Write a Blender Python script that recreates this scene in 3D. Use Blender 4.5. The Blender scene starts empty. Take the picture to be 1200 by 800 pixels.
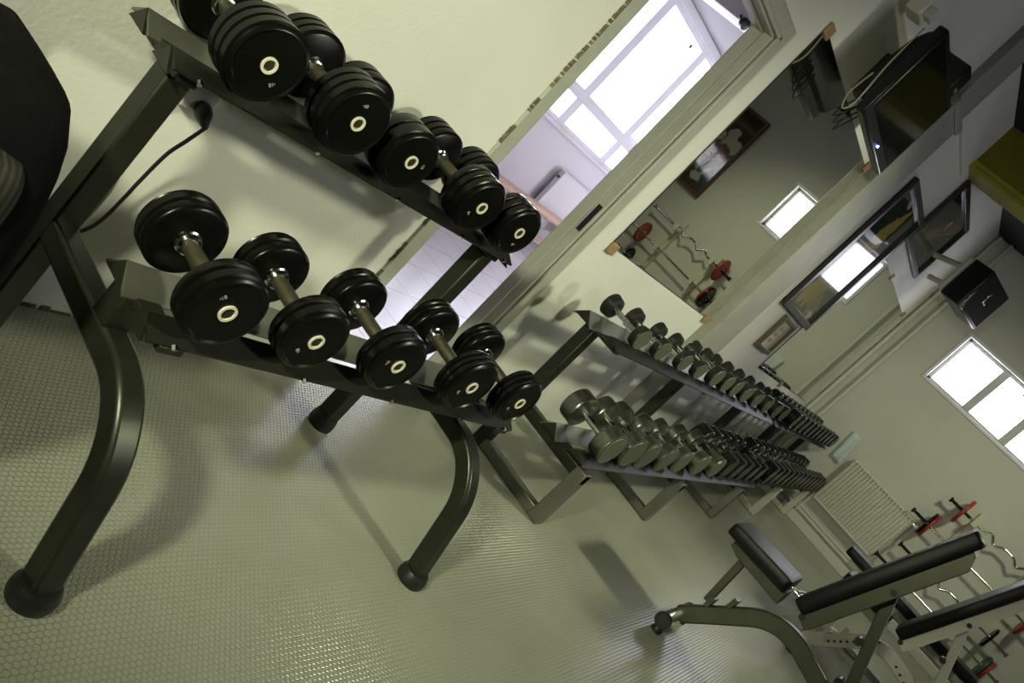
import bpy, bmesh, math, random
from mathutils import Vector, Matrix
R = math.radians
random.seed(7)
scn = bpy.context.scene
COL = scn.collection

# ------------------------------------------------------------------ materials
def nt(name):
    m = bpy.data.materials.new(name); m.use_nodes = True
    t = m.node_tree; t.nodes.clear()
    out = t.nodes.new('ShaderNodeOutputMaterial'); b = t.nodes.new('ShaderNodeBsdfPrincipled')
    t.links.new(b.outputs[0], out.inputs[0])
    return m, t, b
def N(t, ty, **k):
    n = t.nodes.new(ty)
    for a, v in k.items(): setattr(n, a, v)
    return n
def noise(t, scale, detail=3, rough=.55):
    co = N(t, 'ShaderNodeTexCoord'); n = N(t, 'ShaderNodeTexNoise')
    n.inputs['Scale'].default_value = scale; n.inputs['Detail'].default_value = detail
    n.inputs['Roughness'].default_value = rough
    t.links.new(co.outputs['Object'], n.inputs['Vector'])
    return n
def ramp(t, src, stops):
    r = N(t, 'ShaderNodeValToRGB'); e = r.color_ramp.elements
    while len(e) < len(stops): e.new(.5)
    for i, (p, c) in enumerate(stops):
        e[i].position = p; e[i].color = (*c, 1)
    t.links.new(src, r.inputs['Fac']); return r
def simple(name, col, rough=.5, metal=0, var=0, vs=20, bump=0, bs=200, spec=.5, coat=0):
    m, t, b = nt(name)
    b.inputs['Base Color'].default_value = (*col, 1)
    b.inputs['Roughness'].default_value = rough; b.inputs['Metallic'].default_value = metal
    b.inputs['Specular IOR Level'].default_value = spec; b.inputs['Coat Weight'].default_value = coat
    if var:
        n = noise(t, vs)
        r = ramp(t, n.outputs['Fac'], [(.3, [c*(1-var) for c in col]), (.7, [min(1, c*(1+var)) for c in col])])
        t.links.new(r.outputs[0], b.inputs['Base Color'])
    if bump:
        n = noise(t, bs, 4); bp = N(t, 'ShaderNodeBump')
        bp.inputs['Strength'].default_value = bump; bp.inputs['Distance'].default_value = .01
        t.links.new(n.outputs['Fac'], bp.inputs['Height']); t.links.new(bp.outputs[0], b.inputs['Normal'])
    return m
def emit(name, col, s):
    m, t, b = nt(name)
    b.inputs['Base Color'].default_value = (*col, 1)
    b.inputs['Emission Color'].default_value = (*col, 1); b.inputs['Emission Strength'].default_value = s
    return m

M = {}
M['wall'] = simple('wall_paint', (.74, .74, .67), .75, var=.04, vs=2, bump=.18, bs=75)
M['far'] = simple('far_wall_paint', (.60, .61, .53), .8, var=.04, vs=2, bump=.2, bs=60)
M['trim'] = simple('trim_paint', (.60, .60, .54), .5, var=.05, vs=8)
M['column'] = simple('grey_boxing_paint', (.33, .335, .285), .55, var=.08, vs=9)
M['doorframe'] = simple('door_frame_paint', (.40, .405, .34), .45, var=.06, vs=12)
M['chip'] = simple('chipped_plaster', (.16, .13, .09), .9, var=.5, vs=60, bump=.6, bs=150)
M['white'] = simple('white_room_paint', (.78, .76, .80), .7)
M['upvc'] = simple('white_window_frame', (.80, .80, .84), .35)
M['ceil'] = simple('black_ceiling', (.012, .013, .011), .85)
M['dceil'] = simple('grey_room_ceiling', (.16, .16, .17), .9)
M['yellow'] = simple('yellow_beam_paint', (.20, .18, .004), .7, var=.1, vs=5)
M['yellow2'] = simple('lit_yellow_moulding', (.36, .33, .03), .5, var=.1, vs=5)  # beam yellow lightened: light from below is put into the colour
M['metal'] = simple('gunmetal_powder_coat', (.036, .039, .027), .34, .6, var=.15, vs=14)
M['bench_metal'] = simple('olive_grey_tube', (.085, .09, .06), .36, .5, var=.1, vs=12)
M['rail'] = simple('shaded_front_rail', (.013, .0145, .010), .45, .3)  # front rails: shade under the dumbbells is put into this darker colour
M['metal_light'] = simple('grey_steel_and_lit_rail', (.17, .175, .14), .38, .6, var=.12, vs=12)  # light falling on the rear rails put into the colour; plain steel on legs
M['steel'] = simple('chrome_steel', (.72, .72, .68), .14, 1)
M['grip'] = simple('knurled_worn_steel', (.12, .108, .07), .40, .8, var=.25, vs=40, bump=.3, bs=500)
M['rubber'] = simple('black_rubber', (.0035, .004, .0028), .26, spec=.2, var=.3, vs=10)
M['blackrib'] = simple('black_enamel_plate', (.012, .012, .011), .25, spec=.6)
M['footrubber'] = simple('black_foot_rubber', (.011, .011, .010), .45)
M['ring'] = simple('cream_end_ring', (.66, .63, .48), .4)
M['bolt'] = simple('dark_bolt', (.035, .028, .018), .5, .4)
M['mark'] = simple('pale_stamped_mark', (.30, .30, .22), .6)
M['iron'] = simple('grey_cast_iron', (.25, .26, .205), .30, .95, var=.2, vs=30, bump=.12, bs=120)
M['ironface'] = simple('dull_grey_face', (.13, .145, .10), .5, .45, var=.15, vs=25)
M['irondark'] = simple('dark_iron', (.03, .032, .024), .38, .5, var=.2, vs=25)
M['cream'] = simple('cream_powder_coat', (.62, .60, .47), .4, var=.05, vs=10)
M['vinyl'] = simple('black_vinyl', (.006, .0065, .006), .36, spec=.3, bump=.15, bs=220)
M['pad_grey'] = simple('grey_green_pad_back', (.13, .14, .11), .6)
M['red'] = simple('red_plate_rubber', (.33, .025, .02), .4, var=.15, vs=20)
M['green'] = simple('green_plate_rubber', (.02, .10, .06), .4, var=.15, vs=20)
M['radiator'] = simple('cream_radiator_enamel', (.66, .66, .57), .35)
M['pipe'] = simple('painted_pipe', (.66, .67, .58), .4)
M['plastic_black'] = simple('black_plastic', (.012, .013, .013), .35)
M['screen'] = simple('dark_glossy_screen', (.006, .007, .005), .08, spec=.6)
M['tvgrey'] = simple('dark_grey_tv_shell', (.012, .013, .013), .3, spec=.3)
M['nylon'] = simple('black_nylon_fabric', (.003, .003, .003), .9, spec=.1, var=.3, vs=30, bump=.3, bs=260)
M['socket'] = simple('white_socket_plastic', (.74, .74, .68), .35)
M['cord'] = simple('black_cable', (.01, .01, .01), .45)
M['cable_cream'] = simple('cream_cable', (.45, .42, .30), .5)
M['woodclip'] = simple('wooden_clip', (.33, .20, .09), .6, var=.3, vs=60)
M['wood'] = simple('pale_bench_wood', (.62, .40, .27), .5, var=.2, vs=14)
M['wood_dark'] = simple('brown_bench_leg', (.30, .14, .06), .5)
M['frame_black'] = simple('black_picture_frame', (.018, .017, .014), .35)
M['frame_brown'] = simple('brown_picture_frame', (.10, .04, .02), .45)
M['frame_gold'] = simple('dark_gilt_frame', (.12, .09, .045), .4, .3)
M['towel'] = simple('pale_blue_cloth', (.62, .72, .72), .85, bump=.3, bs=200)
M['led'] = emit('blue_standby_light', (.12, .2, 1), 40)

# mirror glass: grey-green silvered
m, t, b = nt('mirror_silvering'); b.inputs['Base Color'].default_value = (.80, .82, .74, 1)
b.inputs['Metallic'].default_value = 1; b.inputs['Roughness'].default_value = .01; M['mirror'] = m
# window glass
m, t, b = nt('clear_glass'); t.nodes.remove(b)
g = N(t, 'ShaderNodeBsdfGlossy'); g.inputs['Roughness'].default_value = .02
tr = N(t, 'ShaderNodeBsdfTransparent'); mx = N(t, 'ShaderNodeMixShader'); fr = N(t, 'ShaderNodeFresnel')
gm_ = N(t, 'ShaderNodeNewGeometry'); iv = N(t, 'ShaderNodeMath', operation='SUBTRACT'); iv.inputs[0].default_value = 1
t.links.new(gm_.outputs['Backfacing'], iv.inputs[1]); mu_ = N(t, 'ShaderNodeMath', operation='MULTIPLY'); t.links.new(fr.outputs[0], mu_.inputs[0]); t.links.new(iv.outputs[0], mu_.inputs[1])
t.links.new(mu_.outputs[0], mx.inputs[0]); t.links.new(tr.outputs[0], mx.inputs[1]); t.links.new(g.outputs[0], mx.inputs[2])
t.links.new(mx.outputs[0], [n for n in t.nodes if n.type == 'OUTPUT_MATERIAL'][0].inputs[0]); M['glass'] = m

def hexfloor():
    m, t, b = nt('hex_embossed_vinyl')
    co = N(t, 'ShaderNodeTexCoord'); L = t.links.new
    a = .0148
    sc = N(t, 'ShaderNodeVectorMath', operation='MULTIPLY'); sc.inputs[1].default_value = (1/a, 1/(a*1.732), 0)
    L(co.outputs['Object'], sc.inputs[0])
    def cell(off):
        ad = N(t, 'ShaderNodeVectorMath', operation='ADD'); ad.inputs[1].default_value = (off, off, 0); L(sc.outputs[0], ad.inputs[0])
        fr = N(t, 'ShaderNodeVectorMath', operation='FRACTION'); L(ad.outputs[0], fr.inputs[0])
        sb = N(t, 'ShaderNodeVectorMath', operation='SUBTRACT'); sb.inputs[1].default_value = (.5, .5, 0); L(fr.outputs[0], sb.inputs[0])
        ml = N(t, 'ShaderNodeVectorMath', operation='MULTIPLY'); ml.inputs[1].default_value = (1, 1.732, 0); L(sb.outputs[0], ml.inputs[0])
        # hexagonal distance: max(|x|, .5|x|+.866|y|)
        ab = N(t, 'ShaderNodeVectorMath', operation='ABSOLUTE'); L(ml.outputs[0], ab.inputs[0])
        dt = N(t, 'ShaderNodeVectorMath', operation='DOT_PRODUCT'); dt.inputs[1].default_value = (.5, .866, 0); L(ab.outputs[0], dt.inputs[0])
        sx = N(t, 'ShaderNodeSeparateXYZ'); L(ab.outputs[0], sx.inputs[0])
        mxn = N(t, 'ShaderNodeMath', operation='MAXIMUM'); L(sx.outputs[0], mxn.inputs[0]); L(dt.outputs['Value'], mxn.inputs[1])
        return mxn
    c1, c2 = cell(0), cell(.5)
    mn = N(t, 'ShaderNodeMath', operation='MINIMUM'); L(c1.outputs[0], mn.inputs[0]); L(c2.outputs[0], mn.inputs[1])
    h = N(t, 'ShaderNodeMapRange'); h.inputs[1].default_value = .36; h.inputs[2].default_value = .49
    h.inputs[3].default_value = 1; h.inputs[4].default_value = 0; L(mn.outputs[0], h.inputs[0])
    bp = N(t, 'ShaderNodeBump'); bp.inputs['Strength'].default_value = .7; bp.inputs['Distance'].default_value = .0025
    L(h.outputs[0], bp.inputs['Height']); L(bp.outputs[0], b.inputs['Normal'])
    n = noise(t, 1.3, 5); r = ramp(t, n.outputs['Fac'], [(.25, (.29, .30, .225)), (.75, (.39, .40, .305))])
    # dark grout lines between the embossed cells and a few specks of dirt
    mix = N(t, 'ShaderNodeMix', data_type='RGBA'); mix.inputs['B'].default_value = (.25, .25, .20, 1)
    inv = N(t, 'ShaderNodeMath', operation='MULTIPLY_ADD'); inv.inputs[1].default_value = -.18; inv.inputs[2].default_value = .18
    L(h.outputs[0], inv.inputs[0]); L(inv.outputs[0], mix.inputs['Factor']); L(r.outputs[0], mix.inputs['A'])
    n2 = noise(t, 26, 2); r2 = ramp(t, n2.outputs['Fac'], [(.785, (1, 1, 1)), (.80, (.12, .12, .1))])
    ml = N(t, 'ShaderNodeMix', data_type='RGBA', blend_type='MULTIPLY'); ml.inputs['Factor'].default_value = 1
    L(mix.outputs['Result'], ml.inputs['A']); L(r2.outputs[0], ml.inputs['B']); L(ml.outputs['Result'], b.inputs['Base Color'])
    b.inputs['Roughness'].default_value = .25; b.inputs['Specular IOR Level'].default_value = .7
    return m
M['floor'] = hexfloor()

def tiles():
    m, t, b = nt('pale_floor_tile'); co = N(t, 'ShaderNodeTexCoord'); br = N(t, 'ShaderNodeTexBrick')
    br.offset = 0; br.inputs['Color1'].default_value = (.62, .60, .62, 1); br.inputs['Color2'].default_value = (.66, .63, .65, 1)
    br.inputs['Mortar'].default_value = (.36, .35, .36, 1); br.inputs['Scale'].default_value = 1
    br.inputs['Brick Width'].default_value = .42; br.inputs['Row Height'].default_value = .42; br.inputs['Mortar Size'].default_value = .006
    t.links.new(co.outputs['Object'], br.inputs['Vector']); t.links.new(br.outputs['Color'], b.inputs['Base Color'])
    b.inputs['Roughness'].default_value = .25; return m
M['tile'] = tiles()

def meshfabric():
    m, t, b = nt('dark_mesh_pocket'); co = N(t, 'ShaderNodeTexCoord'); w = N(t, 'ShaderNodeTexWave')
    w.inputs['Scale'].default_value = 26; w.inputs['Distortion'].default_value = 1.5
    t.links.new(co.outputs['Object'], w.inputs['Vector'])
    r = ramp(t, w.outputs['Fac'], [(.35, (.006, .006, .005)), (.75, (.026, .026, .012))]); t.links.new(r.outputs[0], b.inputs['Base Color'])
    b.inputs['Roughness'].default_value = .7; return m
M['mesh'] = meshfabric()

def picture(name, bg, blobs, nscale=9):
    """flat printed picture: noisy ellipses in object X/Z coordinates"""
    m, t, b = nt(name); L = t.links.new
    co = N(t, 'ShaderNodeTexCoord'); nz = N(t, 'ShaderNodeTexNoise'); nz.inputs['Scale'].default_value = nscale; nz.inputs['Detail'].default_value = 4
    L(co.outputs['Object'], nz.inputs['Vector'])
    n2 = noise(t, 3, 4); cur = ramp(t, n2.outputs['Fac'], [(.3, [c*.6 for c in bg]), (.7, [c*1.5 for c in bg])]).outputs[0]
    for cx, cz, rx, rz, ang, col in blobs:
        mp = N(t, 'ShaderNodeMapping', vector_type='TEXTURE'); mp.inputs['Location'].default_value = (cx, 0, cz)
        mp.inputs['Rotation'].default_value = (0, R(ang), 0); mp.inputs['Scale'].default_value = (rx, 1, rz)
        L(co.outputs['Object'], mp.inputs[0])
        fl = N(t, 'ShaderNodeVectorMath', operation='MULTIPLY'); fl.inputs[1].default_value = (1, 0, 1); L(mp.outputs[0], fl.inputs[0])
        ln = N(t, 'ShaderNodeVectorMath', operation='LENGTH'); L(fl.outputs[0], ln.inputs[0])
        ad = N(t, 'ShaderNodeMath', operation='MULTIPLY_ADD'); ad.inputs[1].default_value = 1.5; L(nz.outputs['Fac'], ad.inputs[0]); L(ln.outputs['Value'], ad.inputs[2])
        mr = N(t, 'ShaderNodeMapRange'); mr.inputs[1].default_value = 1.65; mr.inputs[2].default_value = 1.85
        mr.inputs[3].default_value = 1; mr.inputs[4].default_value = 0; L(ad.outputs[0], mr.inputs[0])
        mx = N(t, 'ShaderNodeMix', data_type='RGBA'); mx.inputs['B'].default_value = (*col, 1)
        L(mr.outputs[0], mx.inputs['Factor']); L(cur, mx.inputs['A']); cur = mx.outputs['Result']
    L(cur, b.inputs['Base Color']); b.inputs['Roughness'].default_value = .06; b.inputs['Specular IOR Level'].default_value = .6
    return m

# ------------------------------------------------------------------ mesh helpers
class MB:
    def __init__(s): s.v = []; s.f = []
    def add(s, vs, fs):
        o = len(s.v); s.v += [tuple(v) for v in vs]; s.f += [tuple(i+o for i in f) for f in fs]; return s
    def box(s, lo, hi, mat=None):
        (a, b, c), (d, e, f) = lo, hi
        vs = [Vector(p) for p in ((a,b,c),(d,b,c),(d,e,c),(a,e,c),(a,b,f),(d,b,f),(d,e,f),(a,e,f))]
        if mat: vs = [mat @ v for v in vs]
        return s.add(vs, [(0,3,2,1),(4,5,6,7),(0,1,5,4),(1,2,6,5),(2,3,7,6),(3,0,4,7)])
    def lathe(s, p0, ax, prof, seg=32):
        p0 = Vector(p0); ax = Vector(ax).normalized(); q = ax.orthogonal().normalized(); w = ax.cross(q)
        vs = []; fs = []
        for a, r in prof:
            for i in range(seg):
                th = 2*math.pi*i/seg; vs.append(p0 + ax*a + (q*math.cos(th) + w*math.sin(th))*max(r, 1e-5))
        n = len(prof)
        for k in range(n-1):
            for i in range(seg):
                j = (i+1) % seg; fs.append((k*seg+i, k*seg+j, (k+1)*seg+j, (k+1)*seg+i))
        if prof[0][1] > 1e-4: fs.append(tuple(range(seg-1, -1, -1)))
        if prof[-1][1] > 1e-4: fs.append(tuple((n-1)*seg+i for i in range(seg)))
        return s.add(vs, fs)
    def cyl(s, p0, p1, r, seg=20, r2=None):
        d = Vector(p1)-Vector(p0); return s.lathe(p0, d, [(0, r), (d.length, r if r2 is None else r2)], seg)
    def sweep(s, path, sec, up=None):
        """section points (a,b) swept along path; a along binormal 'up' (fixed), b along up x tangent"""
        P = [Vector(p) for p in path]; n = len(P); k = len(sec); vs = []; fs = []; prevq = None
        for i, p in enumerate(P):
            tg = (P[min(i+1, n-1)] - P[max(i-1, 0)]).normalized()
            if up is not None: q = (Vector(up) - tg*Vector(up).dot(tg)).normalized()
            else:
                q = tg.orthogonal().normalized() if prevq is None else (prevq - tg*prevq.dot(tg)).normalized(); prevq = q
            w = q.cross(tg)
            for a, b in sec: vs.append(p + q*a + w*b)
        for i in range(n-1):
            for j in range(k):
                j2 = (j+1) % k; fs.append((i*k+j, i*k+j2, (i+1)*k+j2, (i+1)*k+j))
        fs.append(tuple(range(k-1, -1, -1))); fs.append(tuple((n-1)*k+j for j in range(k)))
        return s.add(vs, fs)
    def tube(s, path, r, seg=12, up=None):
        return s.sweep(path, [(r*math.cos(2*math.pi*i/seg), r*math.sin(2*math.pi*i/seg)) for i in range(seg)], up)
    def rect(s, path, w, h, up):
        return s.sweep(path, [(-w/2,-h/2),(w/2,-h/2),(w/2,h/2),(-w/2,h/2)], up)
    def prism(s, poly, a, b, plane='xz'):
        """extrude a polygon between a and b along the third axis"""
        def mk(p, c):
            return {'xz': (p[0], c, p[1]), 'yz': (c, p[0], p[1]), 'xy': (p[0], p[1], c)}[plane]
        n = len(poly); vs = [mk(p, a) for p in poly] + [mk(p, b) for p in poly]
        fs = [tuple(range(n)), tuple(range(2*n-1, n-1, -1))] + [(i, i+n, (i+1) % n + n, (i+1) % n) for i in range(n)]
        return s.add(vs, fs)
    def xform(s, mat): s.v = [tuple(mat @ Vector(v)) for v in s.v]; return s
    def build(s, name, mat, parent=None, bevel=0, smooth=True, loc=None, rot=None, subsurf=0, ang=32):
        me = bpy.data.meshes.new(name); me.from_pydata(s.v, [], s.f)
        bm = bmesh.new(); bm.from_mesh(me); bmesh.ops.recalc_face_normals(bm, faces=bm.faces); bm.to_mesh(me); bm.free()
        me.materials.append(M[mat] if isinstance(mat, str) else mat)
        if smooth:
            me.polygons.foreach_set('use_smooth', [True]*len(me.polygons)); me.set_sharp_from_angle(angle=R(ang))
        o = bpy.data.objects.new(name, me); COL.objects.link(o)
        if parent: o.parent = parent
        if loc: o.location = loc
        if rot: o.rotation_euler = rot
        if bevel:
            b = o.modifiers.new('bevel', 'BEVEL'); b.width = bevel; b.segments = 2; b.limit_method = 'ANGLE'; b.angle_limit = R(40); b.harden_normals = False
        if subsurf:
            b = o.modifiers.new('sub', 'SUBSURF'); b.levels = subsurf; b.render_levels = subsurf
        return o
def tag(o, label, cat, group=None):
    o['label'] = label; o['category'] = cat
    if group: o['group'] = group
    return o
def empty(name, label, cat, loc=(0,0,0), rz=0, group=None):
    o = bpy.data.objects.new(name, None); COL.objects.link(o); o.empty_display_size = .1
    o.location = loc; o.rotation_euler = (0, 0, rz); return tag(o, label, cat, group)
def struct(o): o['kind'] = 'structure'; return o
def copy_tree(o, parent=None):
    c = o.copy(); COL.objects.link(c)
    if parent: c.parent = parent
    for ch in list(o.children): copy_tree(ch, c)
    return c
def arc(pts, rad, n=6):
    """round the corners of a polyline"""
    P = [Vector(p) for p in pts]; out = [P[0]]
    for i in range(1, len(P)-1):
        a = (P[i-1]-P[i]); b = (P[i+1]-P[i]); r = rad[i-1] if isinstance(rad, (list, tuple)) else rad
        r = min(r, a.length*.49, b.length*.49); p0 = P[i]+a.normalized()*r; p1 = P[i]+b.normalized()*r
        for k in range(n+1):
            u = k/n; out.append(p0*(1-u)**2 + P[i]*2*u*(1-u) + p1*u*u)
    out.append(P[-1]); return out
def catmull(P, n=8):
    P = [Vector(p) for p in P]; out = []
    for i in range(len(P)-1):
        a, b_, c, d_ = P[max(i-1, 0)], P[i], P[i+1], P[min(i+2, len(P)-1)]
        for k in range(n):
            u = k/n; out.append(.5*((2*b_)+(c-a)*u+(2*a-5*b_+4*c-d_)*u*u+(3*b_-a-3*c+d_)*u**3))
    out.append(P[-1]); return out
ORD = ['first','second','third','fourth','fifth','sixth','seventh','eighth','ninth','tenth','eleventh','twelfth','thirteenth','fourteenth','fifteenth','sixteenth','seventeenth']

# ------------------------------------------------------------------ room dimensions (metres)
LX = 9.371          # far wall
CZ = 3.41           # ceiling
XN, YR = -2.6, -5.0 # wall behind the camera, wall opposite the racks
DX0, DX1, DZ = 2.36, 3.135, 2.035   # doorway
WT = .10
# ---- gym shell
struct(MB().box((XN-.1, YR-.1, -.1), (LX+.1, 0, 0)).build('floor', 'floor', smooth=False))
struct(MB().box((XN-.1, YR-.1, CZ), (LX+.1, .1, CZ+.1)).build('ceiling', 'ceil', smooth=False))
w = MB(); w.box((XN-.1, 0, 0), (DX0-.075, WT, CZ)); w.box((DX1+.03, 0, 0), (LX+.1, WT, CZ)); w.box((DX0-.075, 0, DZ+.045), (DX1+.03, WT, CZ))
struct(w.build('wall_left', 'wall', smooth=False))
# far wall with high window opening
WY0, WY1, WZ0, WZ1 = -1.86, -.555, 1.965, 2.53
w = MB(); w.box((LX, WY1, 0), (LX+.22, 0, CZ)); w.box((LX, YR, 0), (LX+.22, WY0, CZ)); w.box((LX, WY0, 0), (LX+.22, WY1, WZ0)); w.box((LX, WY0, WZ1), (LX+.22, WY1, CZ))
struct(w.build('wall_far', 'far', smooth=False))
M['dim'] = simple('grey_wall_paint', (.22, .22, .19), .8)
w = MB(); HX0, HX1, HZ0, HZ1 = 3.0, 5.6, 2.25, 2.75  # unseen opening added to let daylight onto the upper walls
w.box((XN-.1, YR-.2, 0), (HX0, YR, CZ)); w.box((HX1, YR-.2, 0), (LX+.22, YR, CZ)); w.box((HX0, YR-.2, 0), (HX1, YR, HZ0)); w.box((HX0, YR-.2, HZ1), (HX1, YR, CZ))
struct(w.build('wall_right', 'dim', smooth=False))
w = MB(); w.box((HX0, YR-.14, HZ0), (HX1, YR-.08, HZ0+.05)); w.box((HX0, YR-.14, HZ1-.05), (HX1, YR-.08, HZ1))
for x in (HX0, HX0+.85, HX0+1.70, HX1-.05): w.box((x, YR-.14, HZ0), (x+.05, YR-.08, HZ1))
w3 = struct(w.build('window_added', 'upvc', bevel=.006))  # added window out of view, put in to brighten the upper walls
for k in range(3): MB().box((HX0+.04+.85*k, YR-.112, HZ0+.04), (HX0+.86+.85*k, YR-.108, HZ1-.04)).build('pane', 'glass', w3, smooth=False)
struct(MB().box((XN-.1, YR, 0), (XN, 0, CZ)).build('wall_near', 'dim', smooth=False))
# skirting boxing along the far wall
struct(MB().box((LX-.09, YR, 0), (LX, -.02, .10)).build('baseboard_far', 'pipe', bevel=.006))
# crumbling edge where the left wall meets the floor
bb = MB(); x = -1.
while x < 2.2:
    l = random.uniform(.02, .07); bb.box((x, -random.uniform(.002, .008), 0), (x+l, .002, random.uniform(.003, .014))); x += l*random.uniform(.9, 1.3)
struct(bb.build('baseboard_left', 'chip', smooth=False))

# ---- far window
def window(name, x, panes, fr):
    pass
win = MB(); F = .034
fx0, fx1 = LX+.09, LX+.15
win.box((fx0, WY0, WZ0), (fx1, WY1, WZ0+F)); win.box((fx0, WY0, WZ1-F), (fx1, WY1, WZ1))
for y in (WY0, WY1-F): win.box((fx0, y, WZ0), (fx1, y+F, WZ1))
w1 = struct(win.build('window_1', 'upvc', bevel=.006))
panes = [(-.98, -.59), (-1.42, -1.06), (-1.815, -1.50)]
fr = MB()
for y0, y1 in ((-1.06, -.98), (-1.50, -1.42)): fr.box((fx0-.005, y0, WZ0+.02), (fx1-.005, y1, WZ1-.02))
fr.build('mullion', 'trim', w1, bevel=.004)
for y0, y1 in panes:
    MB().box((LX+.115, y0-.01, WZ0+.04), (LX+.12, y1+.01, WZ1-.04)).build('pane', 'glass', w1, smooth=False)
MB().box((LX+.07, -1.27, 2.44), (LX+.085, -1.255, 2.51)).build('latch', 'plastic_black', w1)
sl = MB(); sl.box((LX-.012, WY0-.03, WZ0-.03), (LX+.09, WY1+.03, WZ0)); sl.box((LX-.012, WY0-.03, WZ1), (LX+.0, WY1+.03, WZ1+.03)); sl.box((LX-.012, WY1, WZ0), (LX, WY1+.03, WZ1))
sl.build('window_surround', 'upvc', w1, bevel=.004)

# ---- yellow beam, grey pilaster, trims
bm_ = struct(MB().box((6.60, YR, 3.08), (6.88, 0, CZ)).build('trim_1', 'yellow', bevel=.004))
bm2 = MB(); bm2.box((6.58, YR, 3.015), (6.90, 0, 3.045)); bm2.box((6.59, YR, 3.045), (6.89, 0, 3.085)); bm2.build('beam_moulding', 'yellow2', bm_, bevel=.006)
p = struct(MB().box((5.075, -.075, 0), (5.50, 0, 2.86)).build('trim_2', 'column', bevel=.006))
MB().box((5.06, -.09, 2.82), (5.515, 0, 2.87)).build('cap', 'column', p, bevel=.005)
MB().box((5.12, -.055, 2.87), (5.47, 0, CZ)).build('upper_boxing', 'column', p, bevel=.005)
tr3 = MB(); tr3.box((5.54, -.018, 2.955), (6.58, 0, 2.985)); tr3.box((5.54, -.03, 2.93), (6.58, 0, 2.955)); struct(tr3.build('trim_3', 'wall', bevel=.004))
struct(MB().box((3.80, -.02, 2.70), (3.86, 0, CZ)).build('trim_4', 'trim', bevel=.004))
cp = MB(); cp.cyl((LX-.03, -.035, .02), (LX-.03, -.035, CZ), .022, 14)
struct(cp.build('trim_5', 'pipe'))
cp = MB(); cp.cyl((LX-.03, -.165, .02), (LX-.03, -.165, CZ), .016, 14)
struct(cp.build('trim_6', 'pipe'))

# ---- door frame
d = MB()
d.box((DX0-.075, -.012, 0), (DX0, WT+.01, DZ+.075)); d.box((DX1, -.0, 0), (DX1+.035, WT+.01, DZ+.03)); d.box((DX0, 0, DZ), (DX1+.035, WT+.01, DZ+.045))
d1 = struct(d.build('door_1', 'doorframe', bevel=.005))
a = MB()
a.box((DX1+.012, -.010, 0), (DX1+.10, 0, DZ+.095)); a.box((DX0, -.010, DZ+.02), (DX1+.012, 0, DZ+.095))
a.box((DX1+.012, -.016, 0), (DX1+.034, 0, DZ+.034)); a.box((DX0, -.016, DZ+.012), (DX1+.034, 0, DZ+.034))
a.build('architrave', 'doorframe', d1, bevel=.005)
st = MB(); st.box((DX1-.012, .045, 0), (DX1, WT, DZ)); st.box((DX0, .045, DZ-.012), (DX1, WT, DZ)); st.box((DX0, .045, 0), (DX0+.012, WT, DZ))
st.build('door_stop', 'doorframe', d1, bevel=.003)
lk = MB(); lk.box((DX1-.003, .012, .98), (DX1+.001, .036, 1.12)); lk.build('strike_plate', 'plastic_black', d1)
# chipped plaster along the left side of the frame
ch = MB(); z = .02
while z < 2.1:
    l = random.uniform(.004, .028); wd = random.uniform(.0005, .006)
    ch.prism([(DX0-.073, z), (DX0-.073, z+l), (DX0-.075-wd*.4, z+l*.85), (DX0-.075-wd, z+l*random.uniform(.3, .7)), (DX0-.075-wd*.3, z+l*.1)], -.0130, .002, 'xz'); z += l*random.choice((.5, .7, 1, 1.2, 5))
ch.build('chipped_edge', 'chip', d1, smooth=False)

# ------------------------------------------------------------------ changing room behind the doorway
BX0, BX1, BY, BZ = 1.2, 10.2, 3.4, 2.95
struct(MB().box((BX0, 0, -.1), (BX1, BY+.2, 0)).build('floor_back', 'tile', smooth=False))
struct(MB().box((BX0, WT, BZ), (BX1, BY+.2, BZ+.1)).build('ceiling_back', 'dceil', smooth=False))
GX0, GX1, GZ0, GZ1 = 6.55, 9.75, 1.17, 2.86
w = MB(); w.box((BX0, BY, 0), (GX0, BY+.2, BZ)); w.box((GX1, BY, 0), (BX1, BY+.2, BZ)); w.box((GX0, BY, 0), (GX1, BY+.2, GZ0)); w.box((GX0, BY, GZ1), (GX1, BY+.2, BZ))
struct(w.build('wall_back', 'white', smooth=False))
struct(MB().box((BX0-.1, WT, 0), (BX0, BY+.2, BZ)).build('wall_back_near', 'white', smooth=False))
struct(MB().box((BX1, WT, 0), (BX1+.1, BY+.2, BZ)).build('wall_back_far', 'white', smooth=False))
struct(MB().box((BX0, WT, 0), (DX0-.08, WT+.02, BZ)).build('trim_7', 'white', smooth=False))
struct(MB().box((6.53, WT, 2.82), (6.78, BY, BZ)).build('trim_8', 'white', bevel=.006))
win = MB(); y0, y1 = BY+.03, BY+.10
win.box((GX0, y0, GZ0), (GX1, y1, GZ0+.06)); win.box((GX0, y0, GZ1-.06), (GX1, y1, GZ1))
for x in (GX0, GX1-.06): win.box((x, y0, GZ0), (x+.06, y1, GZ1))
w2 = struct(win.build('window_2', 'upvc', bevel=.006))
mu = MB()
for x0, x1 in ((7.38, 7.53), (8.53, 8.68)): mu.box((x0, y0-.005, GZ0+.03), (x1, y1-.005, GZ1-.03))
mu.box((GX0+.03, y0-.01, 1.49), (GX1-.03, y1-.01, 1.60)); mu.build('mullion', 'upvc', w2, bevel=.006)
for x0, x1 in ((GX0+.05, 7.40), (7.51, 8.55), (8.66, GX1-.05)):
    for z0, z1 in ((GZ0+.05, 1.50), (1.59, GZ1-.05)):
        if x0 > 8 and z0 > 1.5: continue
        MB().box((x0, BY+.06, z0), (x1, BY+.065, z1)).build('pane', 'glass', w2, smooth=False)
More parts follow.
